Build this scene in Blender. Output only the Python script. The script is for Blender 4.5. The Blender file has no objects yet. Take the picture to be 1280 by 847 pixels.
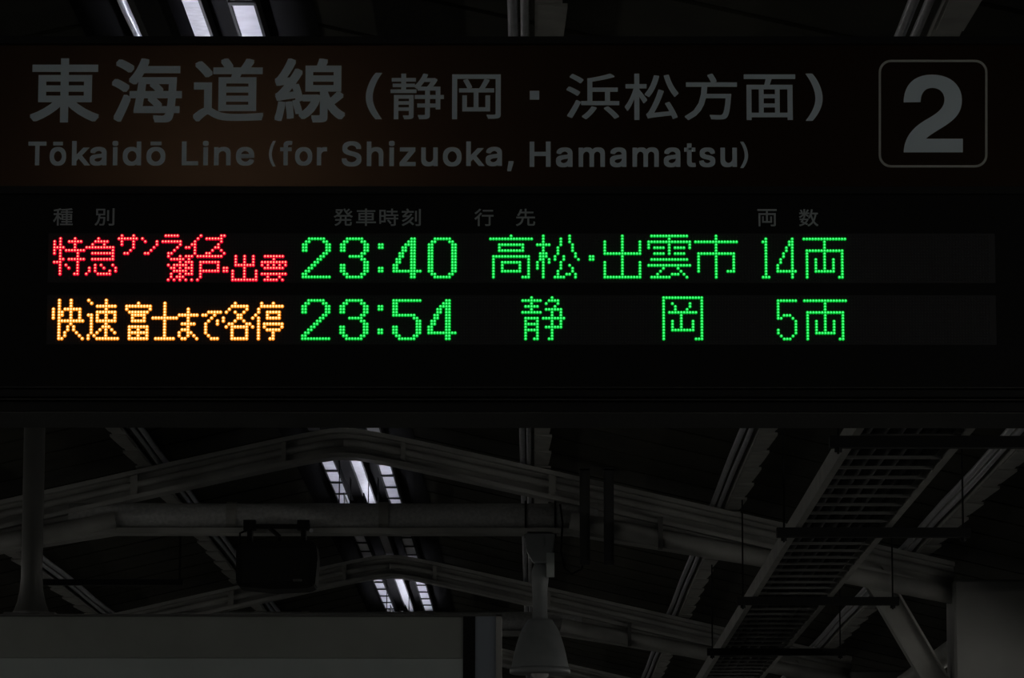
import bpy, bmesh, math, random, os
from mathutils import Vector, Matrix
random.seed(7)
S = bpy.context.scene
COL = S.collection

# ------------------------------------------------------------------ camera
FPX = 5000.0                       # focal length in pixels of a 1280 px wide frame
PITCH = math.atan(763.5 / FPX)
YAW = math.atan(28 * math.cos(PITCH) / FPX)
ROLL = 0.0014
EYE = Vector((0, 0, 1.6))
RM = Matrix.Rotation(YAW, 3, 'Z') @ Matrix.Rotation(math.pi / 2 + PITCH, 3, 'X') @ Matrix.Rotation(ROLL, 3, 'Z')
cam = bpy.data.cameras.new('camera')
cam.sensor_width = 36
cam.lens = FPX / 1280 * 36
cam.clip_end = 300
co = bpy.data.objects.new('camera', cam)
COL.objects.link(co)
co.matrix_world = Matrix.Translation(EYE) @ RM.to_4x4()
S.camera = co

# ------------------------------------------------------------------ world, exposure
w = bpy.data.worlds.new('night')
S.world = w
w.use_nodes = True
w.node_tree.nodes['Background'].inputs[0].default_value = (0.10, 0.13, 0.20, 1)
w.node_tree.nodes['Background'].inputs[1].default_value = 0.02
S.view_settings.view_transform = 'Standard'
S.view_settings.look = 'None'
S.view_settings.exposure = 0.0
S.view_settings.gamma = 1.0
S.view_settings.use_curve_mapping = False

EDGE_TUBE = 31.0       # radiance of the unseen fill tubes along the platform edges
RIDGE_TUBE = 17.0      # radiance of the ridge uplight tubes
SHEEN_TUBE = 12.0   # radiance of the tube added for the board's sheen
LED_RED, LED_AMBER, LED_GREEN = 1.7, 1.7, 1.5


def P(px, py, Y):
    """world point at distance Y seen at a measured pixel"""
    d = RM @ Vector(((px - 640) / FPX, (423.5 - py) / FPX, -1))
    return EYE + d * (Y / d.y)


# ------------------------------------------------------------------ materials
def mat(name, col, rough=0.6, metal=0.0, var=0.0, scale=8.0, spec=0.5, emit=None, strength=0.0, stint=None, bump=0.0):
    m = bpy.data.materials.new(name)
    m.use_nodes = True
    nt = m.node_tree
    b = nt.nodes['Principled BSDF']
    b.inputs['Roughness'].default_value = rough
    b.inputs['Metallic'].default_value = metal
    b.inputs['Specular IOR Level'].default_value = spec
    b.inputs['Base Color'].default_value = (*col, 1)
    if stint:
        b.inputs['Specular Tint'].default_value = (*stint, 1)
    if var > 0 or bump > 0:
        tc = nt.nodes.new('ShaderNodeTexCoord')
        no = nt.nodes.new('ShaderNodeTexNoise')
        no.inputs['Scale'].default_value = scale
        no.inputs['Detail'].default_value = 6
        nt.links.new(tc.outputs['Object'], no.inputs['Vector'])
        if var > 0:
            r = nt.nodes.new('ShaderNodeValToRGB')
            r.color_ramp.elements[0].position = 0.3
            r.color_ramp.elements[1].position = 0.7
            r.color_ramp.elements[0].color = (*[c * (1 - var) for c in col], 1)
            r.color_ramp.elements[1].color = (*[min(1, c * (1 + var)) for c in col], 1)
            nt.links.new(no.outputs['Fac'], r.inputs['Fac'])
            nt.links.new(r.outputs['Color'], b.inputs['Base Color'])
        if bump > 0:
            bp = nt.nodes.new('ShaderNodeBump')
            bp.inputs['Strength'].default_value = bump
            bp.inputs['Distance'].default_value = 0.01
            nt.links.new(no.outputs['Fac'], bp.inputs['Height'])
            nt.links.new(bp.outputs['Normal'], b.inputs['Normal'])
    if emit:
        b.inputs['Emission Color'].default_value = (*emit, 1)
        b.inputs['Emission Strength'].default_value = strength
    return m


M = {}
M['steel'] = mat('painted_grey_steel', (0.34, 0.34, 0.32), 0.55, 0, 0.22, 5)
M['tie'] = mat('tie_beam_paint', (0.42, 0.425, 0.42), 0.38, 0, 0.2, 60, bump=0.25)
M['purlin'] = mat('purlin_paint', (0.30, 0.298, 0.275), 0.55, 0, 0.2, 9)
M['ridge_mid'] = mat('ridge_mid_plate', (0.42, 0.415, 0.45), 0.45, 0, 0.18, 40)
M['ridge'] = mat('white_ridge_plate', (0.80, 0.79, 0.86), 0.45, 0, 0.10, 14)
M['galv'] = mat('galvanised_pipe', (0.62, 0.63, 0.67), 0.30, 0.45, 0.15, 20)
M['roof'] = mat('dark_roof_sheet', (0.037, 0.036, 0.025), 0.8, 0, 0.3, 3, spec=0.2)
M['dark'] = mat('black_metal', (0.006, 0.006, 0.006), 0.6, spec=0.2)
M['ridge_shade'] = mat('ridge_shade_black', (0.003, 0.003, 0.003), 0.8, spec=0.05)  # near black, stands in for the shade between the ridge plates
M['strap'] = mat('beam_strap_paint', (0.035, 0.036, 0.036), 0.6, 0, 0.2, 9)
M['post'] = mat('post_dark_paint', (0.085, 0.085, 0.08), 0.4, 0, 0.1, 6)
M['bar'] = mat('dark_strut', (0.008, 0.008, 0.008), 0.7, spec=0.2)
M['tray'] = mat('tray_metal', (0.22, 0.22, 0.20), 0.5, 0, 0.2, 8)
M['rung'] = mat('tray_rung', (0.09, 0.09, 0.085), 0.5, 0, 0.2, 8)
M['cable'] = mat('black_cable', (0.008, 0.008, 0.008), 0.7, spec=0.2)
M['lampgrey'] = mat('lamp_grey_enamel', (0.22, 0.235, 0.24), 0.4, 0, 0.12, 10)
M['column'] = mat('column_paint', (0.28, 0.28, 0.27), 0.6, 0, 0.12, 4)
M['floor'] = mat('platform_asphalt', (0.17, 0.17, 0.16), 0.8, 0, 0.25, 6)
M['board_black'] = mat('board_black_housing', (0.004, 0.004, 0.004), 0.45, spec=0.3)
M['board_edge'] = mat('board_edge_trim', (0.05, 0.05, 0.047), 0.4)
M['title_face'] = mat('title_face_panel', (0.004, 0.0035, 0.003), 0.27, 0, spec=1.0, stint=(1.0, 0.58, 0.36))
M['led_window'] = mat('led_window_black', (0.003, 0.003, 0.003), 0.5, spec=0.2)
M['led_module'] = mat('led_module_face', (0.042, 0.042, 0.044), 0.8, spec=0.1)
M['led_off'] = mat('unlit_led', (0.045, 0.045, 0.046), 0.6, spec=0.2)
M['letter'] = mat('title_lettering', (0.62, 0.725, 0.79), 0.6, spec=0.2)
M['letter_dim'] = mat('header_lettering', (0.42, 0.46, 0.48), 0.6, spec=0.2)
M['outline'] = mat('number_box_outline', (0.42, 0.43, 0.40), 0.6, spec=0.2)
M['box_grey'] = mat('hanging_box_grey', (0.27, 0.285, 0.26), 0.5, 0, 0.08, 6)
M['box_white'] = mat('hanging_box_white', (0.43, 0.475, 0.46), 0.5, 0, 0.06, 6)
M['box_blue'] = mat('hanging_box_end', (0.24, 0.27, 0.31), 0.5)
M['tube_edge'] = mat('edge_fill_tube', (0.8, 0.8, 0.8), 0.5, emit=(1.0, 0.97, 0.90), strength=EDGE_TUBE)
M['tube_ridge'] = mat('ridge_tube', (0.8, 0.8, 0.8), 0.5, emit=(0.86, 0.87, 1.0), strength=RIDGE_TUBE)
M['tube_sheen'] = mat('added_sheen_tube', (0.8, 0.8, 0.8), 0.5, emit=(1.0, 0.95, 0.86), strength=SHEEN_TUBE)
M['bulb'] = mat('lamp_bulb', (0.6, 0.6, 0.6), 0.1)
for key, core, ring, s in (('red', (1.0, 0.40, 0.22), (0.52, 0.001, 0.018), LED_RED),
                           ('amber', (1.0, 0.86, 0.36), (0.70, 0.19, 0.010), LED_AMBER),
                           ('green', (0.07, 0.85, 0.19), (0.001, 0.38, 0.028), LED_GREEN)):
    M['led_%s_core' % key] = mat('led_%s_core' % key, (0, 0, 0), 0.5, spec=0, emit=core, strength=s)
    M['led_%s_ring' % key] = mat('led_%s_lens' % key, (0, 0, 0), 0.5, spec=0, emit=ring, strength=s)  # lens colour also carries the bloom around each dot


# ------------------------------------------------------------------ mesh helpers
def obj(name, bm, m, parent=None, smooth=False):
    me = bpy.data.meshes.new(name)
    bmesh.ops.recalc_face_normals(bm, faces=bm.faces)
    bm.to_mesh(me)
    bm.free()
    if smooth:
        me.polygons.foreach_set('use_smooth', [True] * len(me.polygons))
    return link(name, me, m, parent)


def link(name, me, m=None, parent=None):
    if m is not None and not me.materials:
        for k in (m if isinstance(m, (list, tuple)) else [m]):
            me.materials.append(M[k])
    o = bpy.data.objects.new(name, me)
    COL.objects.link(o)
    if parent is not None:
        o.parent = parent
        o.matrix_parent_inverse = parent.matrix_basis.inverted()
    return o


def thing(name, label, cat, loc=(0, 0, 0), group=None):
    o = bpy.data.objects.new(name, None)
    o.empty_display_size = 0.1
    COL.objects.link(o)
    o.location = loc
    return tag(o, label, cat, group)


def tag(o, label, cat, group=None):
    o['label'] = label
    o['category'] = cat
    if group:
        o['group'] = group
    return o


def struct(o):
    o['kind'] = 'structure'
    return o


def stuff(o):
    o['kind'] = 'stuff'
    return o


def box(bm, x0, x1, y0, y1, z0, z1):
    vs = [bm.verts.new((x, y, z)) for x in (x0, x1) for y in (y0, y1) for z in (z0, z1)]
    for f in ((0, 1, 3, 2), (4, 6, 7, 5), (0, 4, 5, 1), (2, 3, 7, 6), (0, 2, 6, 4), (1, 5, 7, 3)):
        bm.faces.new([vs[i] for i in f])
    return bm


def prism(bm, pts, y0, y1):
    """polygon in x,z extruded along y"""
    a = [bm.verts.new((p[0], y0, p[1])) for p in pts]
    b = [bm.verts.new((p[0], y1, p[1])) for p in pts]
    n = len(pts)
    bm.faces.new(a)
    bm.faces.new(b[::-1])
    for i in range(n):
        bm.faces.new((a[i], b[i], b[(i + 1) % n], a[(i + 1) % n]))
    return bm


def strip(bm, top, bot, y0, y1):
    """ribbon between two polylines (x,z), extruded along y"""
    n = len(top)
    r = [[bm.verts.new((p[0], y, p[1])) for p in l] for l, y in ((top, y0), (bot, y0), (top, y1), (bot, y1))]
    for i in range(n - 1):
        bm.faces.new((r[0][i], r[0][i + 1], r[1][i + 1], r[1][i]))
        bm.faces.new((r[2][i], r[3][i], r[3][i + 1], r[2][i + 1]))
        bm.faces.new((r[0][i], r[2][i], r[2][i + 1], r[0][i + 1]))
        bm.faces.new((r[1][i], r[1][i + 1], r[3][i + 1], r[3][i]))
    for i in (0, n - 1):
        bm.faces.new((r[0][i], r[1][i], r[3][i], r[2][i]))
    return bm


def tube(bm, pts, rad, seg=10):
    pts = [Vector(p) for p in pts]
    rads = rad if isinstance(rad, (list, tuple)) else [rad] * len(pts)
    rings = []
    ref = None
    for i, p in enumerate(pts):
        t = (pts[min(i + 1, len(pts) - 1)] - pts[max(i - 1, 0)]).normalized()
        if ref is None:
            ref = Vector((0, 0, 1)) if abs(t.z) < 0.9 else Vector((1, 0, 0))
        u = t.cross(ref).normalized()
        v = u.cross(t).normalized()
        ref = v
        rings.append([bm.verts.new(p + (u * math.cos(a) + v * math.sin(a)) * rads[i])
                      for a in [2 * math.pi * k / seg for k in range(seg)]])
    for a, b in zip(rings, rings[1:]):
        for k in range(seg):
            bm.faces.new((a[k], a[(k + 1) % seg], b[(k + 1) % seg], b[k]))
    bm.faces.new(rings[0][::-1])
    bm.faces.new(rings[-1])
    return bm


def lathe(bm, prof, cx, cy, seg=28):
    """profile of (radius, z) turned about a vertical axis"""
    rings = []
    for r, z in prof:
        rings.append([bm.verts.new((cx + max(r, 1e-4) * math.cos(2 * math.pi * k / seg),
                                    cy + max(r, 1e-4) * math.sin(2 * math.pi * k / seg), z)) for k in range(seg)])
    for a, b in zip(rings, rings[1:]):
        for k in range(seg):
            bm.faces.new((a[k], a[(k + 1) % seg], b[(k + 1) % seg], b[k]))
    bm.faces.new(rings[0])
    bm.faces.new(rings[-1])
    return bm


def NB():
    return bmesh.new()


# ================================================================== SETTING
D1 = 20.0                    # distance of the first roof frame in view
BAY = 6.52                   # frame spacing
RIDGE = P(430, 537, D1)      # top of the frame at the ridge
RX, RZ = RIDGE.x, RIDGE.z
SL, SOFT = 0.228, 0.12


def zr(x):                   # top line of the rafters
    dx = x - RX
    return RZ - SL * (math.sqrt(dx * dx + SOFT * SOFT) - SOFT)


bm = NB()
box(bm, -5.2, 3.4, -9, 52, -0.25, 0)
struct(obj('floor', bm, 'floor'))

# roof: two slopes of overlapping dark sheets on the purlins
ceil = struct(bpy.data.objects.new('ceiling', None))
COL.objects.link(ceil)
ROOF_UP = 0.085
PW = 0.62
for side in (-1, 1):
    x1 = RX + side * 4.3
    me = None
    k = 0
    y = -8.0
    while y < 46:
        if me is None:
            bm = NB()
            xs = [RX, RX + side * 0.3, x1]
            lo = [(x, zr(x) + ROOF_UP) for x in xs]
            up = [(x, zr(x) + ROOF_UP + 0.012) for x in xs]
            strip(bm, up, lo, 0, PW - 0.05)
            lo2 = [(x, z + 0.010) for x, z in lo]
            up2 = [(x, z + 0.030) for x, z in lo]
            strip(bm, up2, lo2, PW - 0.06, PW + 0.01)      # raised lap rib
            bmesh.ops.recalc_face_normals(bm, faces=bm.faces)
            me = bpy.data.meshes.new('roof_sheet')
            bm.to_mesh(me)
            bm.free()
            me.materials.append(M['roof'])
        o = bpy.data.objects.new('roof_sheet', me)
        COL.objects.link(o)
        o.parent = ceil
        o.location = (0, y, 0)
        y += PW
        k += 1

# ------------------------------------------------------------------ steel roof frames
def make_frame(Y, label, detailed):
    root = thing('roof_frame', label, 'roof frame', (RX, Y, 0))

    def F(px, py):
        p = P(px, py, D1)
        return (p.x, p.z)
    sc = 0.004
    half = 3.06
    DEP, FL = 0.145, 0.022
    for side in (-1, 1):
        xs = [RX + side * d for d in (0, 0.06, 0.13, 0.22, 0.34, 0.5, 0.8, 1.2, 1.8, 2.4, half)]
        top = [(x, zr(x)) for x in xs]
        def off(d):
            return [(x, z - d) for x, z in top]
        bm = NB()
        strip(bm, top, off(FL), Y - 0.075, Y + 0.075)
        strip(bm, off(FL), off(DEP - FL), Y - 0.007, Y + 0.007)
        strip(bm, off(DEP - FL), off(DEP), Y - 0.075, Y + 0.075)
        r = obj('rafter', bm, 'steel', root)
        bm = NB()
        tube(bm, [(x, Y - 0.03, z - 0.070) for x, z in top], 0.020, 10)
        obj('conduit', bm, 'steel', r, True)
        # splice plates on the rafter
        for d, hw in ((0.30, .012), (1.05, .018)):
            x = RX + side * d
            bm = NB()
            strip(bm, [(x - hw, zr(x - hw) - .024), (x + hw, zr(x + hw) - .024)],
                  [(x - hw, zr(x - hw) - .121), (x + hw, zr(x + hw) - .121)], Y - 0.060, Y - 0.006)
            obj('splice_plate', bm, 'purlin', r)
        # deep haunch running out to the column
        xt = RX + side * 1.14
        xe = RX + side * half
        zb0 = P(720, 668, D1).z
        zb1 = P(1195, 745, D1).z
        hx = [xt + (xe - xt) * t / 6 for t in range(7)]
        htop = [(x, zr(x) - DEP) for x in hx]
        hbot = [(x, zb0 + (zb1 - zb0) * t / 6) for t, x in enumerate(hx)]
        bm = NB()
        strip(bm, htop, hbot, Y - 0.008, Y + 0.008)
        strip(bm, [(x, z + 0.02) for x, z in hbot], hbot, Y - 0.075, Y + 0.075)
        h = obj('haunch', bm, 'steel', root)
        bm = NB()
        tube(bm, [(x, Y - 0.06, (a[1] + b[1]) / 2 - 0.012) for x, a, b in zip(hx, htop, hbot)], 0.046, 12)
        obj('pipe', bm, 'steel', h, True)
        for d in (0.45, 1.3):
            x = xt + side * d
            t = d / abs(xe - xt)
            bm = NB()
            box(bm, x - .012, x + .012, Y - .118, Y - .008, zb0 + (zb1 - zb0) * t - 0.004, zr(x) - DEP + .03)
            obj('clamp', bm, 'rung', h)
        # column and knee brace
        cx0, cx1 = (xe - 0.02, xe + side * 0.40)
        zt = P(1195, 728, D1).z
        bm = NB()
        box(bm, min(cx0, cx1), max(cx0, cx1), Y - 0.19, Y + 0.19, 0.02, zt)
        bmesh.ops.bevel(bm, geom=bm.edges[:], offset=0.012, segments=1, affect='EDGES')
        c = obj('column', bm, 'column', root)
        bm = NB()
        box(bm, min(cx0, cx1) - .05, max(cx0, cx1) + .05, Y - 0.24, Y + 0.24, 0, 0.02)
        obj('base_plate', bm, 'steel', c)
        a, b = P(1090, 715, D1), P(1197, 898, D1)
        ax, bx_ = RX + side * (a.x - RX), RX + side * (b.x - RX)
        n = Vector((bx_ - ax, b.z - a.z)).normalized()
        q = Vector((-n.y, n.x)) * 0.062
        q2 = q * 0.82
        bm = NB()
        for (u, v, ya, yb) in ((q, q2, -0.06, 0.06), (q2, -q2, -0.008, 0.008), (-q2, -q, -0.06, 0.06)):
            prism(bm, [(ax + u.x, a.z + u.y), (bx_ + u.x, b.z + u.y), (bx_ + v.x, b.z + v.y), (ax + v.x, a.z + v.y)], Y + ya, Y + yb)
        obj('knee_brace', bm, 'steel', root)
        if side > 0 and detailed:
            bm = NB()
            c0 = P(1200, 800, D1)
            c1 = P(1120, 862, D1 + 3.0)
            tube(bm, [(c0.x + .03, Y + .15, c0.z), (c1.x, Y + 3.0, c1.z)], .055, 12)
            obj('long_brace', bm, 'steel', root, True)
    # flat tie between the haunches
    xa, xb = P(112, 640, D1).x, P(722, 640, D1).x
    zc = P(420, 645, D1).z
    zp0, zp1 = P(420, 668, D1).z, P(420, 661, D1).z
    bm = NB()
    tube(bm, [(xa - .1, Y, zc), (xa + .4, Y, zc), (RX, Y, zc), (xb - .4, Y, zc), (xb + .1, Y, zc)], 0.066, 20)
    t = obj('tie_beam', bm, 'tie', root, True)
    bm = NB()
    box(bm, xa, xb, Y - 0.07, Y + 0.07, zp0, zp1)
    obj('tie_plate', bm, 'steel', t)
    for px in ((290, 480) if detailed else (430,)):
        x = P(px, 640, D1).x
        bm = NB()
        tube(bm, [(x - .025, Y, zc), (x + .025, Y, zc)], 0.073, 20)
        obj('sleeve', bm, 'purlin', t)
    return root


make_frame(D1, 'grey steel gable roof frame carrying the dome lamp and the black monitor', True)
make_frame(D1 + BAY, 'grey steel gable roof frame behind the one with the black monitor', True)
make_frame(D1 + 2 * BAY, 'dim steel roof frame lowest and farthest, beyond the dome lamp shade', False)

# ------------------------------------------------------------------ purlins along the roof
YA, YB = 6.0, 44.0


def make_purlin(n, side, label):
    x = RX + side * 0.955 * n
    zt = zr(x) + ROOF_UP - 0.004
    zb = zr(x) + 0.002
    root = thing('roof_purlin', label, 'purlin', (x, YA, zb), 'purlins under the canopy roof')
    # folded channel: web and lips
    xo, xi = x + side * 0.075, x + side * 0.004
    bm = NB()
    a, b = min(xo, xi), max(xo, xi)
    prism(bm, [(a, zb), (b, zb), (b, zb + .008), (a + .008, zb + .008), (a + .008, zt - .008), (b, zt - .008), (b, zt), (a, zt)], YA, YB)
    obj('channel', bm, 'purlin', root)
    # lap straps below the channel give the stepped outline
    me = None
    y = YA + 0.2 + 0.1 * n
    while y < YB - 0.7:
        if me is None:
            bm = NB()
            s0, s1 = (0.0, 0.50)
            xx = [side * 0.0, side * 0.094, side * 0.080, side * 0.0]
            v = [bm.verts.new(c) for c in ((x + side * .012, s0, zb - .004), (x + side * .088, s0, zb - .011), (x + side * .077, s1, zb - .004), (x + side * .012, s1, zb - .004),
                                           (x + side * .012, s0, zb + .001), (x + side * .088, s0, zb + .001), (x + side * .077, s1, zb + .001), (x + side * .012, s1, zb + .001))]
            for f in ((0, 1, 2, 3), (4, 7, 6, 5), (0, 4, 5, 1), (1, 5, 6, 2), (2, 6, 7, 3), (3, 7, 4, 0)):
                bm.faces.new([v[i] for i in f])
            bmesh.ops.recalc_face_normals(bm, faces=bm.faces)
            me = bpy.data.meshes.new('lap_strap')
            bm.to_mesh(me)
            bm.free()
            me.materials.append(M['purlin'])
        o = bpy.data.objects.new('lap_strap', me)
        COL.objects.link(o)
        o.parent = root
        o.matrix_parent_inverse = root.matrix_basis.inverted()
        o.location = (0, y, 0)
        y += 0.62
    for q, (dx, r) in enumerate(((-0.022, 0.012), (-0.054, 0.014))):
        bm = NB()
        zz = zb + 0.024 + 0.012 * q
        pts = [(x + side * dx, yy, zz + 0.004 * math.sin(yy * 2.1 + q)) for yy in [YA + (YB - YA) * i / 60 for i in range(61)]]
        tube(bm, pts, r, 8)
        obj('conduit', bm, 'galv', root, True)
    return root


make_purlin(1, -1, 'grey purlin with shiny conduits reaching down behind the black monitor')
make_purlin(2, -1, 'grey purlin crossing behind the round suspension post')
make_purlin(3, -1, 'outermost grey purlin beyond the round suspension post')
make_purlin(1, 1, 'grey purlin with conduit straight above the dome lamp')
make_purlin(2, 1, 'grey stepped purlin with conduits between dome lamp and cable tray')
make_purlin(3, 1, 'grey stepped purlin with conduits outside the cable tray above the column')

# ridge: two strapped plates and one plain plate between them
ZS = RZ + 0.012
def make_ridge(k, width, label, straps):
    x = k * (ZS - 1.6)
    root = thing('ridge_plate', label, 'roof plate', (x, YA, ZS))
    bm = NB()
    box(bm, x - width / 2, x + width / 2, YA, YB, ZS, ZS + 0.012)
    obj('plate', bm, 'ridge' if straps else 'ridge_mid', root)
    bm = NB()
    for s in (-1, 1):
        box(bm, x + s * (width / 2 + .004) - .004, x + s * (width / 2 + .004) + .004, YA, YB, ZS - 0.004, ZS + 0.045)
    obj('side_lip', bm, 'dark', root)
    if straps:
        bm = NB()
        box(bm, x - width / 2 - .006, x + width / 2 + .006, 0, 0.035, ZS - 0.010, ZS - 0.004)
        bmesh.ops.recalc_face_normals(bm, faces=bm.faces)
        me = bpy.data.meshes.new('strap')
        bm.to_mesh(me)
        bm.free()
        me.materials.append(M['dark'])
        y = YA + straps
        while y < YB:
            o = bpy.data.objects.new('strap', me)
            COL.objects.link(o)
            o.parent = root
            o.matrix_parent_inverse = root.matrix_basis.inverted()
            o.location = (0, y, 0)
            y += 0.56
    return root


rp = make_ridge(-0.427, 0.062, 'white ridge plate with dark cross straps, farther from the dome lamp', 0.1)
for dx, r in ((-.019, .013), (.012, .015), (.040, .006)):
    bm = NB()
    xx = -0.427 * (ZS - 1.6) + dx
    tube(bm, [(xx + .003 * math.sin(q * 2 + dx * 90), 6.0 + q * 0.37, ZS - .014 - r) for q in range(21)], r, 10)
    obj('conduit', bm, 'galv', rp, True)
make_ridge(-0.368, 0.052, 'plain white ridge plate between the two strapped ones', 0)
make_ridge(-0.312, 0.062, 'white ridge plate with dark cross straps, nearer the dome lamp', 0.33)

# ------------------------------------------------------------------ tube lights, placed out of sight for the light they give
def make_ridge_light(y0, y1, drop, wall, m, label):
    x = -0.368 * (ZS - 1.6)
    z = ZS - drop
    root = thing('ridge_light', label, 'light', (x, (y0 + y1) / 2, z), 'uplights along the roof ridge')
    bm = NB()
    prism(bm, [(x - .055, z + wall), (x - .050, z - .022), (x - .03, z - .030), (x + .03, z - .030), (x + .050, z - .022), (x + .055, z + wall),
               (x + .051, z + wall), (x + .046, z - .018), (x + .03, z - .024), (x - .03, z - .024), (x - .046, z - .018), (x - .051, z + wall)], y0, y1)
    obj('trough', bm, 'dark', root)  # side walls shaped to hold the uplight off the roof sheets
    bm = NB()
    tube(bm, [(x, y0 + .03, z), (x, y1 - .03, z)], 0.015, 8)
    obj('lamp_tube', bm, m, root, True)
    for yy in (y0 + .02, y1 - .02):
        bm = NB()
        box(bm, x - .02, x + .02, yy - .01, yy + .012, z - .024, z + .02)
        obj('lamp_holder', bm, 'dark', root)
        for s in (-1, 1):
            bm = NB()
            tube(bm, [(x + s * .078, yy, z - .020), (x + s * .078, yy, RZ + 0.045)], .003, 6)
            box(bm, min(x + s * .045, x + s * .08), max(x + s * .045, x + s * .08), yy - .006, yy + .006, z - .024, z - .018)
            obj('drop_rod', bm, 'dark', root)


M['tube_ridge_low'] = mat('ridge_tube_low', (0.8, 0.8, 0.8), 0.5, emit=(0.86, 0.87, 1.0), strength=RIDGE_TUBE * 0.6)  # dimmer tube added to even out the brightness of the ridge plates
make_ridge_light(D1 + 1.15, D1 + 2.45, .26, .06, 'tube_ridge', 'uplight tube under the ridge plates behind the tie with the monitor')
make_ridge_light(D1 + 2.5, D1 + 3.6, .135, .03, 'tube_ridge_low', 'extra dim uplight tube added next to the one behind the tie with the monitor')
make_ridge_light(D1 + BAY + 1.6, D1 + BAY + 4.4, .26, .06, 'tube_ridge', 'uplight tube under the ridge plates behind the second tie')
make_ridge_light(9.5, 12.7, .26, .06, 'tube_ridge', 'uplight tube under the ridge plates behind the departure board')
# unseen bare tube, added so the title panel reflects a sheen
px_, pz_ = -0.368 * (ZS - 1.6), ZS - 0.30
pend = thing('sheen_tube_light', 'unseen bare tube added under the ridge for the sheen on the departure board', 'light', (px_, 3.6, pz_))
bm = NB(); box(bm, px_ - .02, px_ + .02, 2.4, 4.8, pz_ + .02, pz_ + .05)
obj('housing', bm, 'steel', pend)
bm = NB(); tube(bm, [(px_, 2.43, pz_), (px_, 4.77, pz_)], .016, 8)
obj('lamp_tube', bm, 'tube_sheen', pend, True)
for yy in (2.6, 4.6):
    bm = NB(); tube(bm, [(px_ + .078, yy, pz_ + .03), (px_ + .078, yy, RZ + .045)], .003, 6); box(bm, px_ + .015, px_ + .08, yy - .006, yy + .006, pz_ + .026, pz_ + .032)
    obj('drop_rod', bm, 'dark', pend)

# black strip added above the plates to keep the uplit roof dark
bm = NB()
strip(bm, [(RX + d, zr(RX + d) + ROOF_UP - .002) for d in (-.34, -.17, 0, .17, .34)],
      [(RX + d, zr(RX + d) + ROOF_UP - .008) for d in (-.34, -.17, 0, .17, .34)], -8, 46)
o = obj('ridge_shade_strip', bm, 'ridge_shade', ceil)


def make_edge_light(x, y):  # unseen battens, added for the overall light under the canopy
    root = thing('unseen_fill_light', 'unseen fluorescent batten added along the platform edge as fill light', 'light', (x, y, 2.9), 'unseen fill battens along the platform edges')
    bm = NB()
    prism(bm, [(x - .02, 2.96), (x + .02, 2.96), (x + .065, 2.932), (x + .065, 2.928), (x - .065, 2.928), (x - .065, 2.932)], y - .62, y + .62)  # hood widened to cut the light going up to the roof
    obj('housing', bm, 'steel', root)
    bm = NB()
    tube(bm, [(x, y - .59, 2.9), (x, y + .59, 2.9)], 0.016, 8)
    obj('lamp_tube', bm, 'tube_edge', root, True)
    for s in (-.5, .5):
        bm = NB()
        tube(bm, [(x, y + s, 2.955), (x, y + s, zr(x) + ROOF_UP - .004)], 0.006, 6)
        obj('rod', bm, 'steel', root)
    for s in (-.6, .6):
        bm = NB()
        box(bm, x - .015, x + .015, y + s - .012, y + s + .012, 2.88, 2.935)
        obj('lamp_holder', bm, 'steel', root)


for x in (-4.5, 2.95):
    for i in range(18):
        make_edge_light(x, -5.5 + i * 2.8 + (1.4 if x > 0 else 0))

# ================================================================== DEPARTURE BOARD
DS = 8.0
X0, X1 = -1.62, 1.62
def SX(px, py=300):
    return P(px, py, DS).x
def SZ(py, px=640):
    return P(px, py, DS).z
zt, zb = SZ(45), SZ(500)
board = thing('departure_board', 'black platform departure board with glowing red, amber and green characters', 'sign', (0, DS + .1, zb))
bm = NB()
box(bm, X0, X1, DS + 0.012, DS + 0.26, zb, zt)
bmesh.ops.bevel(bm, geom=bm.edges[:], offset=0.004, segments=1, affect='EDGES')
obj('housing', bm, 'board_black', board)
bm = NB()                                              # top lip
box(bm, X0, X1, DS - 0.012, DS + 0.014, SZ(56), SZ(47))
obj('top_rail', bm, 'board_black', board)
bm = NB()
box(bm, X0, X1, DS - 0.012, DS + 0.014, SZ(243), SZ(234))
obj('middle_rail', bm, 'board_black', board)
bm = NB()
box(bm, X0, X1, DS - 0.010, DS + 0.014, SZ(498), SZ(486))
bmesh.ops.bevel(bm, geom=bm.edges[:], offset=0.003, segments=1, affect='EDGES')
obj('bottom_rail', bm, 'board_black', board)
bm = NB()
box(bm, X0, X1, DS + 0.005, DS + 0.25, SZ(515), SZ(500))
bmesh.ops.bevel(bm, geom=bm.edges[:], offset=0.003, segments=1, affect='EDGES')
obj('bottom_ledge', bm, 'board_black', board)
for y in (485, 500, 515):
    bm = NB()
    box(bm, X0, X1, DS - 0.013 if y < 515 else DS + .002, DS + 0.01, SZ(y + .45), SZ(y - .45))
    obj('edge_strip', bm, 'board_edge', board)
bm = NB()
box(bm, X0, X1, DS, DS + 0.013, SZ(234), SZ(56))
face = obj('title_panel', bm, 'title_face', board)
bm = NB()
box(bm, X0, X1, DS + 0.004, DS + 0.013, SZ(486), SZ(243))
window = obj('led_window', bm, 'led_window', board)
for x in (-1.3, 1.3):
    bm = NB()
    tube(bm, [(x, DS + .13, zt - .01), (x, DS + .13, zr(x) + ROOF_UP + .005)], 0.03, 14)
    obj('suspension_pipe', bm, 'steel', board, True)
    bm = NB()
    tube(bm, [(x, DS + .13, zt - .002), (x, DS + .13, zt + .02)], 0.06, 14)
    obj('flange', bm, 'steel', board)

# ---- lettering
FD = bpy.utils.system_resource('DATAFILES', path='fonts')
def font(fn):
    p = os.path.join(FD, fn)
    try:
        return bpy.data.fonts.load(p)
    except Exception:
        return None
F_CJK, F_LAT = font('Noto Sans CJK Regular.woff2'), font('Inter.woff2')


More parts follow.
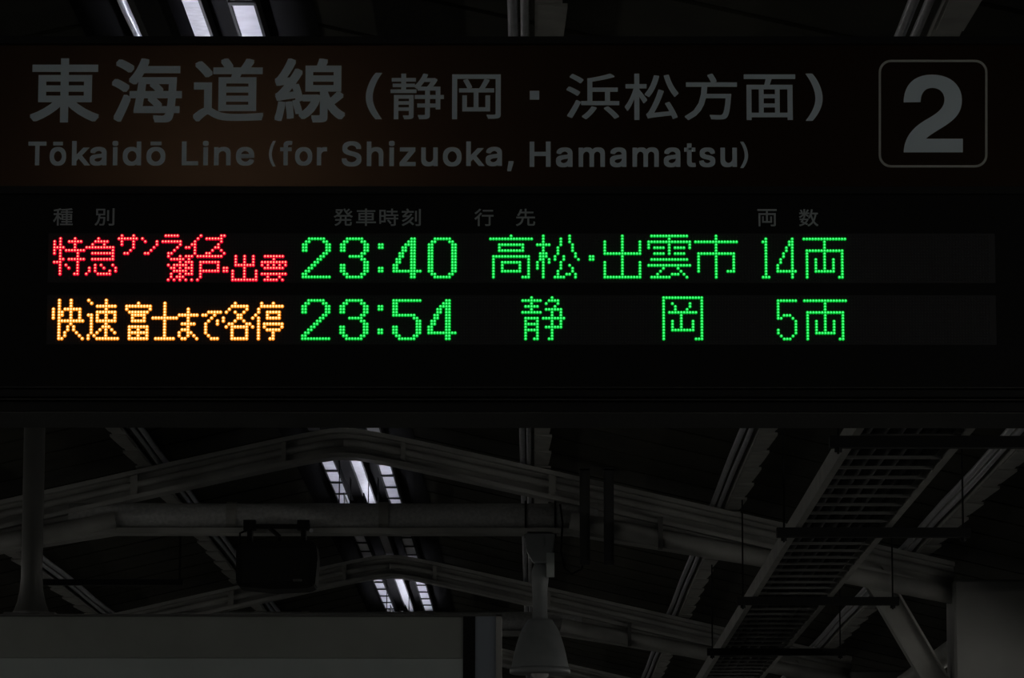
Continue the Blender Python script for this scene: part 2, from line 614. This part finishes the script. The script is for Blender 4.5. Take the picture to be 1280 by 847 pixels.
def glyphs(items, fnt, bold, name, m, parent, Y):
    """items: (string, left, top, right, bottom) in measured pixels; one part per item.
    bold is the stroke thickening in metres (shifted copies of the outline)"""
    for s, l, t, r, b in items:
        cu = bpy.data.curves.new('t', 'FONT')
        cu.body = s
        if fnt:
            cu.font = fnt
        cu.size = 1.0
        cu.resolution_u = 4
        cu.extrude = 0.01
        if fnt is F_LAT and len(s) > 1:
            cu.space_character = 1.10
        ob = bpy.data.objects.new('t', cu)
        COL.objects.link(ob)
        dg = bpy.context.evaluated_depsgraph_get()
        me = bpy.data.meshes.new_from_object(ob.evaluated_get(dg))
        vs = [v.co.copy() for v in me.vertices]
        fs = [tuple(p.vertices) for p in me.polygons]
        bpy.data.objects.remove(ob)
        bpy.data.curves.remove(cu)
        bpy.data.meshes.remove(me)
        if not vs:
            continue
        mx, Mx = min(v.x for v in vs), max(v.x for v in vs)
        my, My = min(v.y for v in vs), max(v.y for v in vs)
        A, B = P(l, b, DS), P(r, t, DS)
        zc = (P(l, b, DS).z + P(r, b, DS).z) / 2 + bold
        zt_ = (P(l, t, DS).z + P(r, t, DS).z) / 2 - bold
        ax, bx_ = A.x + bold, B.x - bold
        verts, faces = [], []
        shifts = [(0, 0)]
        if bold > 0:
            shifts += [(bold * i, bold * j) for i in (-1, 0, 1) for j in (-1, 0, 1) if i or j]
        for q, (sx, sz) in enumerate(shifts):
            n = len(verts)
            for v in vs:
                verts.append((ax + (v.x - mx) / (Mx - mx) * (bx_ - ax) + sx, Y - q * 0.00002 + (0.01 - v.z) * 0.04,
                              zc + (v.y - my) / (My - my) * (zt_ - zc) + sz))
            faces += [tuple(i + n for i in f) for f in fs]
        me = bpy.data.meshes.new(name)
        me.from_pydata(verts, [], faces)
        link(name, me, m, parent)


YT = DS - 0.0006
glyphs([('東', 37, 73, 125, 153), ('海', 139, 73, 228, 153), ('道', 241, 73, 330, 152), ('線', 343, 73, 432, 153)],
       F_CJK, 0.0026, 'line_name_kanji', 'letter', face, YT)
glyphs([('静', 488, 92, 555, 149), ('岡', 565, 93, 626, 149),
        ('浜', 708, 92, 774, 149), ('松', 781, 92, 848, 150), ('方', 856, 92, 921, 150), ('面', 930, 93, 994, 150)],
       F_CJK, 0.0009, 'direction_kanji', 'letter', face, YT)
glyphs([('(', 457, 91, 478, 149), (')', 1007, 92, 1028, 151)], F_LAT, 0.0, 'bracket', 'letter', face, YT)
bm = NB()
box(bm, SX(662), SX(674), YT, YT + .0008, SZ(124.5), SZ(113.5))
obj('middle_dot', bm, 'letter', face)
glyphs([('Tō', 35, 177, 83, 207), ('aidō', 112, 176, 207, 207), ('Line', 227, 176, 318, 207), ('for', 350, 176, 409, 207),
        ('Shizuo', 427, 176, 577, 208), ('a,', 607, 183.5, 642, 214), ('Hamamatsu', 662, 177, 921, 209)],
       F_LAT, 0.0016, 'romaji_word', 'letter', face, YT)
glyphs([('(', 336, 176, 345, 208), (')', 925, 177, 935, 210)], F_LAT, 0.0, 'bracket', 'letter', face, YT)

for l, r, t, b in ((88, 111, 176.3, 206.8), (582.5, 605.5, 176.8, 207.3)):
    bm = NB()
    prism(bm, [(SX(l + (r - l) * u), SZ(b + (t - b) * v)) for u, v in ((0, 0), (0, 1), (.25, 1), (.25, .44), (.62, .73), (.96, .73), (.55, .41), (1, 0), (.69, 0), (.37, .28), (.25, .18), (.25, 0))], YT, YT + .0008)
    bm.normal_update()
    bmesh.ops.triangulate(bm, faces=[f for f in bm.faces if len(f.verts) > 4])
    obj('romaji_word', bm, 'letter', face)

# platform number: bold 2 drawn as an outline, in a rounded box
def Q(zx, zy):                    # measured in a 953 px wide enlargement
    p = P(1080 + zx / 5.294, 60 + zy / 5.294, DS)
    return (p.x, p.z)
def bez(p0, p1, p2, p3, n=10):
    r = []
    for i in range(n + 1):
        t = i / n
        r.append(tuple((1 - t) ** 3 * a + 3 * t * (1 - t) ** 2 * b + 3 * t * t * (1 - t) * c + t ** 3 * d for a, b, c, d in zip(p0, p1, p2, p3)))
    return r
out = []
out += bez((262, 360), (262, 245), (330, 176), (450, 176))
out += bez((450, 176), (565, 176), (648, 240), (648, 345))[1:]
out += bez((648, 345), (648, 430), (600, 475), (520, 525))[1:]
out += bez((520, 525), (470, 555), (430, 580), (410, 600))[1:]
out += [(654, 600), (654, 690), (262, 690)]
out += bez((262, 690), (266, 590), (320, 530), (400, 480))[1:]
out += bez((400, 480), (470, 440), (532, 405), (532, 342))[1:]
out += bez((532, 342), (532, 295), (500, 264), (452, 264))[1:]
out += bez((452, 264), (400, 264), (376, 300), (374, 358))[1:]
bm = NB()
prism(bm, [Q(*p) for p in out], YT, YT + .0008)
bm.normal_update()
bmesh.ops.triangulate(bm, faces=[f for f in bm.faces if len(f.verts) > 4])
obj('platform_number', bm, 'letter', face)
def rrect(x0, y0, x1, y1, r, n=7):
    pts = []
    for cx, cy, a0 in ((x1 - r, y0 + r, -90), (x1 - r, y1 - r, 0), (x0 + r, y1 - r, 90), (x0 + r, y0 + r, 180)):
        for i in range(n + 1):
            a = math.radians(a0 + 90 * i / n)
            pts.append((cx + r * math.cos(a), cy + r * math.sin(a)))
    return pts
bm = NB()
oa = [Q(*p) for p in rrect(97, 78, 817, 790, 82)]
ob_ = [Q(*p) for p in rrect(112, 93, 802, 775, 68)]
strip(bm, oa + oa[:1], ob_ + ob_[:1], YT, YT + .0008)
obj('number_box_outline', bm, 'outline', face)

YH = DS + 0.0034
hdr = [('種', 66, 91), ('別', 118, 143), ('発', 417, 441), ('車', 445, 470), ('時', 474, 498), ('刻', 502, 526),
       ('行', 593, 617), ('先', 645, 669), ('両', 947, 971), ('数', 999, 1023)]
glyphs([(c, l, 259.7 + l * .0012, r, 281.2 + l * .0012) for c, l, r in hdr], F_CJK, 0.0003, 'column_heading_kanji', 'letter_dim', window, YH)

# ---- dot matrix modules
PIT = 3.661
CX0 = P(67.95, 322, DS).x
CDX = (P(67.95 + 270 * PIT, 322, DS).x - CX0) / 270
def rowgrid(py0):
    a, b = P(520, py0 + .62, DS).z, P(520, py0 + .62 + 14 * 3.672, DS).z
    return a, (b - a) / 14
ROWS = (rowgrid(293.95), rowgrid(371.05))
YM = DS + 0.002
PM = CDX
lit = {}

def span(s):
    """'2,5-9' -> columns"""
    r = []
    for t in s.split(','):
        if '-' in t:
            a, b = t.split('-')
            r += range(int(a), int(b) + 1)
        else:
            r.append(int(t))
    return r

def V(line, key, text):
    """rows written as 'row[-row]:columns' separated by spaces"""
    d = lit.setdefault((line, key), set())
    for it in text.split():
        rr, cc = it.split(':')
        for r in span(rr):
            for c in span(cc):
                d.add((r, c))

# line 1, type of train, red
V(0, 'type', '1:2,7,15 2:0,2,5-9,14-18 3:0,2,7,13,17 4:0-3,7,11-20 5:0,2,4-10,20 6:0,2,8,13-20 7:2,8,20 8:2,3,5-10,13-20'
  ' 9:0-2,8 10:2,4,8,14,16,20 11:2,5,8,12,14,17,21 12:2,8,12,14,19,21 13:2,7,8,11,15-19')
V(0, 'type', '0:23,27 1:22-28,30 2:23,27,31,35 3:23,27,35 4:27,34 5:26,33 6:24,25,31,32')
V(0, 'type', '0:38-42,50,57,58 1:49,52-57 2:37-43,48,57 3:43,47,48,56 4:42,45,46,48,55,56 5:41,48,54,57 6:39,40,48,52,53,58')
V(0, 'type', '7:39,43,45-47 8:40-44,46 9:43,45-47 10:39,41-45,47 11:40,41,43,45-47 12:41-45,47 13:40,43,45-47 14:40,42-44 15:39,41,43,45,47')
V(0, 'type', '7:49-57 9:50-56 10-11:50,56 12:50-56 13-14:50 15:49 11-12:58,59')
V(0, 'type', '7-9:62,65,68 10:62-68 11:65 12-14:61,65,69 15:61-69')
V(0, 'type', '7:72-78 8:75 9:71-79 10:71,73,75,77,79 11:72-78 13:71-79 14:73,77 15:72-76,78')
# line 2, type of train, amber
V(1, 'type', '1-3:2,6 4:0,2,4-9 5-6:0,2,3,6,9 7:0,2,6,9 8:2-10 9:2,6 10-11:2,5,7 12:2,4,8 13:2,4,9 14:2,3,10')
V(1, 'type', '1:12,18 2:13,18 3:15-21 4:18 5:15-21 6:12,13,15,18,21 7:13,15,18,21 8:13,15-21 9:13,18 10:13,17-19 11:13,16,18,20 12:13,15,18,21 13:12,14,18 14:12,15-22')
V(1, 'type', '2:29 3:25-33 4:25,33 5:26-32 6:27-31 7:27,31 8:27-31 10:26-32 11:26,29,32 12:26-32 13:26,29,32 14:26-32 2-14:38 7:34-42 14:35-41')
V(1, 'type', '4-5:46 6:43-49 7-8:46 9:44-48 10:46 11:44-46 12:43,46,47 13:43,46,48 14:44,45,49')
V(1, 'type', '5:53-57 6:51,52,55 7:54,58 8:53,56,58 9:52,56 10-12:52 13:53 14:54-56')
V(1, 'type', '2:62 3:61-66 4:60,66 5:59,62,65 6-7:63,64 8:62,65 9:60,61,66,67 10:59,61-66,68 11-13:61,66 14:61-66')
V(1, 'type', '2:71,75 3:71-78 4:70 5:70,73-77 6:69,73,77 7:68,70,73-77 8:70 9:70,72-78 10:70,72,78 11:70,73-77 12-13:70,75 14:70,74,75')
# clock digits, green
TWO = '1:2-7 2:1,2,7,8 3-5:0,1,8,9 6:7,8 7:6,7 8:5,6 9:4,5 10:3,4 11:2,3 12:1,2 13:0,1 14:0-9'
THREE = '1:2-7 2:1,2,7,8 3-5:0,1,8,9 6:7,8 7:3-7 8:7,8 9:8,9 10-12:0,1,8,9 13:1,2,7,8 14:2-7'
FOUR = '1:6,7 2:5-7 3:4-7 4-5:3,4,6,7 6-7:2,3,6,7 8-9:1,2,6,7 10-11:0,1,6,7 12:0-9 13-14:6,7'
ZERO = '1:2-7 2:1,2,7,8 3-12:0,1,8,9 13:1,2,7,8 14:2-7'
FIVE = '1:0-9 2-5:0,1 6:0-7 7:7,8 8-9:8,9 10-12:0,1,8,9 13:1,2,7,8 14:2-7'
def D(line, key, text, off):
    d = lit.setdefault((line, key), set())
    for it in text.split():
        rr, cc = it.split(':')
        for r in span(rr):
            for c in span(cc):
                d.add((r, c + off))
for ln, digs in ((0, ((TWO, 85), (THREE, 98), (FOUR, 116), (ZERO, 128))), (1, ((TWO, 85), (THREE, 98), (FIVE, 116), (FOUR, 128)))):
    for t, o in digs:
        D(ln, 'time', t, o)
    V(ln, 'time', '3-4:111,112 11-12:111,112')
# destinations
V(0, 'dest', '0:156 1:149-163 3:152-160 4:152,160 5:152-160 7:150-162 8:150,162 9:150,153-159,162 10-11:150,153,159,162 12:150,153-159,162 13:150,162 14:150,160-162')
V(0, 'dest', '0:167,176 1-2:167,173,176 3:165-169,173,177 4-5:167,172,177 6:166-168,172,178 7:166-168,171,174,178 8:166,167,169,171,174,179'
  ' 9:165,167,169,173 10:165,167,173,176 11:165,167,173,177 12:167,172,177 13:167,172,175,176,178 14:167,171-174,178 7-8:183,184')
V(0, 'dest', '0-14:194 2-5:188,200 6:188-200 9-13:188,200 14:188-200')
V(0, 'dest', '0:204-216 1:210 2:203-217 3:203,210,217 4:203,205-208,210,212-215,217 5:210 6:205-208,210,212-215 8:204-216 10:203-217'
  ' 11:208,213 12:207,214 13:206,211-213,215 14:204-210,216')
V(0, 'dest', '0-14:226 2:219-233 6:220-232 7-11:220,232 12:220,230-232')
V(1, 'dest', '0:163,170 1:160-166,169-172 2:163,168,172 3:161-165,171 4:163,168-173 5:160-166,170,173 6:170,173 7:161-165,167-174 8:161,165,170,173'
  ' 9:161-165,170,173 10:161,165,168-173 11:161-165,170 12-13:161,165,170 14:161,164,165,169,170')
V(1, 'dest', '0:208-221 1-13:208,221 2:211,217 3:212,217 4:212,216 5:210-219 6-11:214 8-10:211,218 11:211-218 14:208,219-221')
# number of cars
CARS = '1:256-270 2-12:263 5:257-269 6-14:257,269 8-11:260,266 12:260-266 14:268'
V(0, 'cars', '1:243 2:242,243 3-13:243 14:242-244 1:252 2-3:251,252 4-5:250,252 6-7:249,252 8-9:248,252 10-11:247,252 12:247-253 13-14:252')
V(0, 'cars', CARS)
V(1, 'cars', '1:247-253 2-5:247 6:247,249-251 7:247,248,252 8-12:253 11-12:247 13:248,252 14:249-251')
V(1, 'cars', CARS)


def led_mesh(name, line, dots, mats, parent, rad, core, hgt, seg):
    z0, dz = ROWS[line]
    verts, faces, mi = [], [], []
    ca = [(math.cos(2 * math.pi * (k + .5) / seg), math.sin(2 * math.pi * (k + .5) / seg)) for k in range(seg)]
    for r, c in sorted(dots):
        x, z = CX0 + c * CDX, z0 + r * dz
        n = len(verts)
        for rr, yy in ((rad, YM - 0.0002), (core, YM - hgt)):
            verts += [(x + rr * PM * a, yy, z + rr * PM * b) for a, b in ca]
        for k in range(seg):
            faces.append((n + k, n + (k + 1) % seg, n + seg + (k + 1) % seg, n + seg + k))
            mi.append(0)
        faces.append(tuple(n + seg + k for k in range(seg)))
        mi.append(1 if len(mats) > 1 else 0)
    me = bpy.data.meshes.new(name)
    me.from_pydata(verts, [], faces)
    for k in mats:
        me.materials.append(M[k])
    me.polygons.foreach_set('material_index', mi)
    bm = NB()
    bm.from_mesh(me)
    bmesh.ops.recalc_face_normals(bm, faces=bm.faces)
    bm.to_mesh(me)
    bm.free()
    return stuff(link(name, me, None, parent))


KEYLAB = {(0, 'type'): ('red', 'glowing red train type characters'), (1, 'type'): ('amber', 'glowing amber train type characters'),
          (0, 'time'): ('green', 'glowing green time 23:40'), (1, 'time'): ('green', 'glowing green time 23:54'),
          (0, 'dest'): ('green', 'long green destination characters'), (1, 'dest'): ('green', 'short green destination characters'),
          (0, 'cars'): ('green', 'green car count of fourteen'), (1, 'cars'): ('green', 'green car count of five')}
for line in (0, 1):
    z0, dz = ROWS[line]
    bm = NB()
    box(bm, CX0 - 2.2 * CDX, CX0 + 321.2 * CDX, YM, DS + 0.006, z0 + 15.9 * dz, z0 - 0.9 * dz)
    mod = obj('led_module', bm, 'led_module', board)
    used = set()
    for (ln, key), dots in lit.items():
        if ln != line:
            continue
        used |= dots
        colr, lab = KEYLAB[(ln, key)]
        o = led_mesh('led_characters', line, dots, ('led_%s_ring' % colr, 'led_%s_core' % colr), mod, 0.66 if colr != 'green' else 0.58, {'red': 0.27, 'amber': 0.33, 'green': 0.29}[colr], 0.0040, 8)  # rings set wide so they overlap as bloom between dots
        o['label'] = lab
    off = {(r, c) for r in range(16) for c in range(320)} - used
    led_mesh('unlit_led_dots', line, off, ('led_off',), mod, 0.30, 0.16, 0.0012, 6)

# ================================================================== OBJECTS BEHIND
# ---- dome lamp hung from the tie of the first frame
LY = D1 - 0.02
def lx(px): return P(px, 700, LY).x
def lz(py): return P(675, py, LY).z
cx = lx(675)
lamp = thing('dome_lamp', 'grey bell shaped high bay lamp hanging from the tie beam on a pipe', 'lamp', (cx, LY, lz(840)))
k = 0.004
prof = [(.012, lz(772)), (.060, lz(774)), (.070, lz(778)), (.088, lz(785)), (.104, lz(794)), (.118, lz(805)), (.130, lz(817)), (.140, lz(829)), (.146, lz(838)), (.146, lz(841)),
        (.138, lz(841)), (.132, lz(829)), (.110, lz(805)), (.080, lz(788)), (.05, lz(780)), (.012, lz(779))]
bm = NB(); lathe(bm, prof, cx, LY, 36)
shade = obj('shade', bm, 'lampgrey', lamp, True)
bm = NB(); lathe(bm, [(.144, lz(834)), (.151, lz(835)), (.152, lz(841)), (.146, lz(842))], cx, LY, 36)
obj('rim', bm, 'lampgrey', shade, True)
bm = NB(); lathe(bm, [(.01, lz(800)), (.03, lz(803)), (.05, lz(820)), (.054, lz(836)), (.04, lz(846)), (.01, lz(850))], cx, LY, 20)
obj('bulb', bm, 'bulb', lamp, True)
bm = NB(); lathe(bm, [(.028, lz(704)), (.040, lz(712)), (.044, lz(722)), (.040, lz(730)), (.037, lz(742)), (.038, lz(773)), (.044, lz(776))], cx, LY, 20)
obj('socket_housing', bm, 'lampgrey', lamp, True)
bm = NB(); prism(bm, [(lx(656), lz(668)), (lx(660), lz(664)), (lx(690), lz(664)), (lx(694), lz(668)), (lx(692), lz(688)), (lx(684), lz(704)), (lx(667), lz(704)), (lx(658), lz(688))], LY - .05, LY + .05)
bmesh.ops.bevel(bm, geom=bm.edges[:], offset=0.006, segments=2, affect='EDGES')
jb = obj('junction_box', bm, 'lampgrey', lamp)
bm = NB(); tube(bm, [(cx, LY - .052, lz(679)), (cx, LY - .06, lz(679))], 0.022, 14)
obj('cover_cap', bm, 'lampgrey', jb)
for px in (657, 694):
    bm = NB(); x = lx(px)
    pts = [(x, LY + .02 + .072 * math.cos(a), P(420, 645, D1).z + .075 * math.sin(a)) for a in [2 * math.pi * i / 20 for i in range(21)]]
    tube(bm, pts, .006, 6)
    obj('strap', bm, 'dark', lamp)
    bm = NB(); box(bm, x - .006, x + .006, LY - .012, LY + .012, lz(672), P(420, 645, D1).z - .07)
    obj('hanger', bm, 'dark', lamp)
bm = NB()
tube(bm, [(lx(700), LY - .08, lz(632)), (lx(703), LY - .085, lz(655)), (lx(701), LY - .06, lz(690)), (lx(706), LY - .05, lz(712)), (lx(715), LY - .05, lz(718)), (lx(727), LY - .05, lz(712)), (lx(730), LY - .05, lz(690))], .006, 6)
obj('loose_wire', bm, 'cable', lamp)
bm = NB(); box(bm, lx(683), lx(693), LY - .06, LY - .03, lz(722), lz(692))
obj('tag', bm, 'box_white', jb)

# ---- black monitor box under the tie
MY = D1 - 0.10
def mx(px): return P(px, 700, MY).x
def mz(py): return P(348, py, MY).z
mon = thing('hanging_monitor', 'black boxy monitor hanging under the tie beam on a bracket', 'monitor', (mx(348), MY, mz(738)))
bm = NB()
prism(bm, [(mx(298), mz(688)), (mx(306), mz(682)), (mx(325), mz(680)), (mx(390), mz(679)), (mx(397), mz(684)), (mx(399), mz(700)), (mx(396), mz(734)), (mx(388), mz(738)), (mx(345), mz(740)), (mx(302), mz(736)), (mx(298), mz(730))], MY - .16, MY + .10)
bmesh.ops.bevel(bm, geom=[e for e in bm.edges], offset=0.006, segments=2, affect='EDGES')
mb = obj('casing', bm, 'dark', mon)
bm = NB(); prism(bm, [(mx(306), mz(690)), (mx(390), mz(688)), (mx(390), mz(728)), (mx(306), mz(731))], MY - .165, MY - .158)
obj('screen', bm, 'board_black', mb)
bm = NB(); box(bm, mx(369), mx(380), MY - .17, MY - .162, mz(730), mz(727))  # paler sliver standing in for a glint on the casing
obj('casing_glint', bm, 'rung', mb)
for px in (313, 380):
    bm = NB(); x = mx(px)
    box(bm, x - .030, x + .030, MY - .10, MY - .04, mz(664), mz(652))
    box(bm, x - .012, x + .012, MY - .08, MY + .02, mz(680.5), mz(660))
    obj('bracket', bm, 'dark', mon)
bm = NB(); box(bm, mx(308), mx(388), MY - .09, MY - .06, mz(662), mz(657))
tube(bm, [(mx(300), MY - .07, mz(684)), (mx(301), MY - .07, mz(668)), (mx(310), MY - .07, mz(664))], .006, 6)
tube(bm, [(mx(335), MY - .07, mz(659)), (mx(350), MY - .08, mz(672)), (mx(352), MY - .07, mz(681))], .012, 6)
obj('mount_bar', bm, 'dark', mon)
bm = NB(); tube(bm, [(mx(390), MY - .10, mz(665.5)), (mx(390.5), MY - .112, mz(665.5))], .010, 8)
obj('bolt', bm, 'galv', mon)

# ---- two dark straps over the haunch
for px, lab in ((731, 'dark vertical strap over the beam beside the dome lamp wiring'), (761, 'dark vertical strap over the beam farther from the dome lamp')):
    YY = D1 - 0.13
    bm = NB()
    a, b = P(px - 6.5, 586, YY), P(px + 6.5, 706, YY)
    box(bm, a.x, b.x, YY - .01, YY + .01, b.z, a.z)
    box(bm, a.x, b.x, YY - .01, YY + .22, a.z - .008, a.z + .006)
    box(bm, a.x + .012, b.x - .012, YY - .018, YY - .008, b.z + .02, a.z - .02)
    tag(obj('beam_strap', bm, 'strap'), lab, 'strap')

# ---- cable tray with rungs
ZT = 3.30
def tx(kk): return kk * (ZT - 1.6)
tray = thing('cable_tray', 'long ladder cable tray with many rungs hung beside the column', 'cable tray', (tx(.74), 9, ZT))
TA, TB = 9.0, 40.0
xl, xr = tx(.633), tx(.8486)
for x, s in ((xl, 1), (xr, -1)):
    bm = NB()
    prism(bm, [(x - .013, ZT), (x + .013, ZT), (x + .013, ZT + .008), (x - s * .013 + s * .005, ZT + .008), (x - s * .013 + s * .005, ZT + .07), (x - s * .013, ZT + .07)] if s > 0 else
          [(x - .013, ZT), (x + .013, ZT), (x + .013, ZT + .07), (x + .008, ZT + .07), (x + .008, ZT + .008), (x - .013, ZT + .008)], TA, TB)
    obj('side_rail', bm, 'tray', tray)
bm = NB(); box(bm, xl, xr, 0, 0.022, ZT + .001, ZT + .011)
bmesh.ops.recalc_face_normals(bm, faces=bm.faces)
me = bpy.data.meshes.new('rung'); bm.to_mesh(me); bm.free(); me.materials.append(M['rung'])
y = TA + 0.1
while y < TB - 0.1:
    o = bpy.data.objects.new('rung', me); COL.objects.link(o); o.parent = tray
    o.matrix_parent_inverse = tray.matrix_basis.inverted(); o.location = (0, y, 0)
    y += 0.30
for i, (fx, r) in enumerate(((.12, .026), (.27, .026), (.42, .027), (.57, .026), (.72, .026), (.87, .025))):
    bm = NB()
    pts = [(xl + (xr - xl) * fx + .0008 * math.sin(yy * .9 + i * 2), yy, ZT + .020 + r) for yy in [TA + (TB - TA) * q / 50 for q in range(51)]]
    tube(bm, pts, r, 7)
    tag(obj('tray_cable', bm, 'cable', None, True), 'black cable lying along the ladder tray', 'cable', 'cables on the ladder tray')

for i, off in enumerate((625, 512, 427, 364)):
    ZB = ZT - 0.04
    yb = (ZB - 1.6) * FPX / off
    x0, x1 = 0.595 * (ZB - 1.6), 1.07 * (ZB - 1.6)
    lab = ('dark cross bar under the cable tray, the one just past the departure board', 'dark cross bar under the cable tray in front of the knee brace',
           'dark cross bar under the cable tray, just past the knee brace', 'dark cross bar under the cable tray, last one down the tray')[i]
    h = thing('tray_hanger', lab, 'hanger', (x0, yb, ZB))
    bm = NB()
    prism(bm, [(x0, ZB), (x1, ZB), (x1, ZB + .039), (x0, ZB + .039)], yb - .021, yb + .021)
    obj('cross_bar', bm, 'bar', h)
    for x in (x0 + .03, x1 - .03):
        bm = NB(); tube(bm, [(x, yb, ZB - .02), (x, yb, zr(x) + ROOF_UP - .002)], .0045, 6)
        r = obj('rod', bm, 'bar', h)
        bm = NB(); tube(bm, [(x, yb, ZB - .014), (x, yb, ZB - .001)], .014, 6)
        obj('nut', bm, 'bar', r)

# ---- small hanger on the far side of the monitor
HY = 23.0
a, b = P(40, 727, HY), P(229, 727, HY)
h = thing('rod_hanger', 'thin dark horizontal bar with a drop rod behind the round suspension post', 'hanger', (b.x, HY, b.z))
bm = NB(); box(bm, a.x, b.x, HY - .02, HY + .02, b.z - .02, b.z + .014)
obj('cross_bar', bm, 'bar', h)
for x in (b.x - .02, a.x + .05):
    bm = NB(); tube(bm, [(x, HY, b.z - .02), (x, HY, zr(x) + ROOF_UP + .004)], .007, 6)
    obj('rod', bm, 'bar', h)

# ---- hanging box sign with its round post
BY = 14.0
def bx(px): return P(px, 800, BY).x
def bz(py): return P(320, py, BY).z
hb = thing('hanging_sign_box', 'blank pale grey sign box hanging below a round post', 'sign', (bx(200), BY, bz(925)))
xL = bx(-420)
bm = NB(); box(bm, xL, bx(620), BY, BY + .14, bz(925), bz(769))
bmesh.ops.bevel(bm, geom=bm.edges[:], offset=0.005, segments=1, affect='EDGES')
obj('casing', bm, 'box_grey', hb)
bm = NB(); box(bm, xL, bx(579), BY - .006, BY + .002, bz(822), bz(772))
obj('upper_panel', bm, 'box_grey', hb)
bm = NB(); box(bm, xL, bx(579), BY - .008, BY + .002, bz(920), bz(823))
obj('lower_panel', bm, 'box_white', hb)
bm = NB(); box(bm, bx(579), bx(594), BY - .010, BY + .004, bz(922), bz(770))
obj('end_band', bm, 'dark', hb)
bm = NB(); box(bm, bx(594), bx(620), BY - .006, BY + .004, bz(922), bz(770))
obj('end_panel', bm, 'box_blue', hb)
bm = NB(); box(bm, bx(620), bx(627), BY - .012, BY + .15, bz(926), bz(768))
obj('end_cap', bm, 'steel', hb)
bm = NB(); box(bm, xL, bx(627), BY - .012, BY + .15, bz(770), bz(767.5))
obj('top_trim', bm, 'rung', hb)
for px in (35, -330):
    x = bx(px)
    zt2 = zr(x) + ROOF_UP + .005
    bm = NB()
    yy = BY + .07
    zt3 = bz(768)
    pts, rr = [], []
    for zz, r in ((zt3, .075), (zt3 + .02, .062), (zt3 + .05, .050), (zt3 + .09, .042), (zt3 + .14, .038), (zt2, .038)):
        pts.append((x, yy, zz)); rr.append(r)
    tube(bm, pts, rr, 20)
    post = obj('post', bm, 'post', hb, True)
    bm = NB(); box(bm, x - .09, x + .09, yy - .06, yy + .06, zt3 - .002, zt3 + .010)
    obj('foot_plate', bm, 'rung', post)

# ---- sagging cable high behind the board
CY = 10.2
bm = NB()
pts = []
for i in range(25):
    t = i / 24
    px = 700 + 620 * t
    py = 24 - 70 * (2 * t - 1) ** 2
    pts.append(P(px, py, CY))
tube(bm, pts, .010, 6)
tag(obj('sagging_cable', bm, 'cable', None, True), 'dark cable sagging below the roof above the departure board', 'cable')
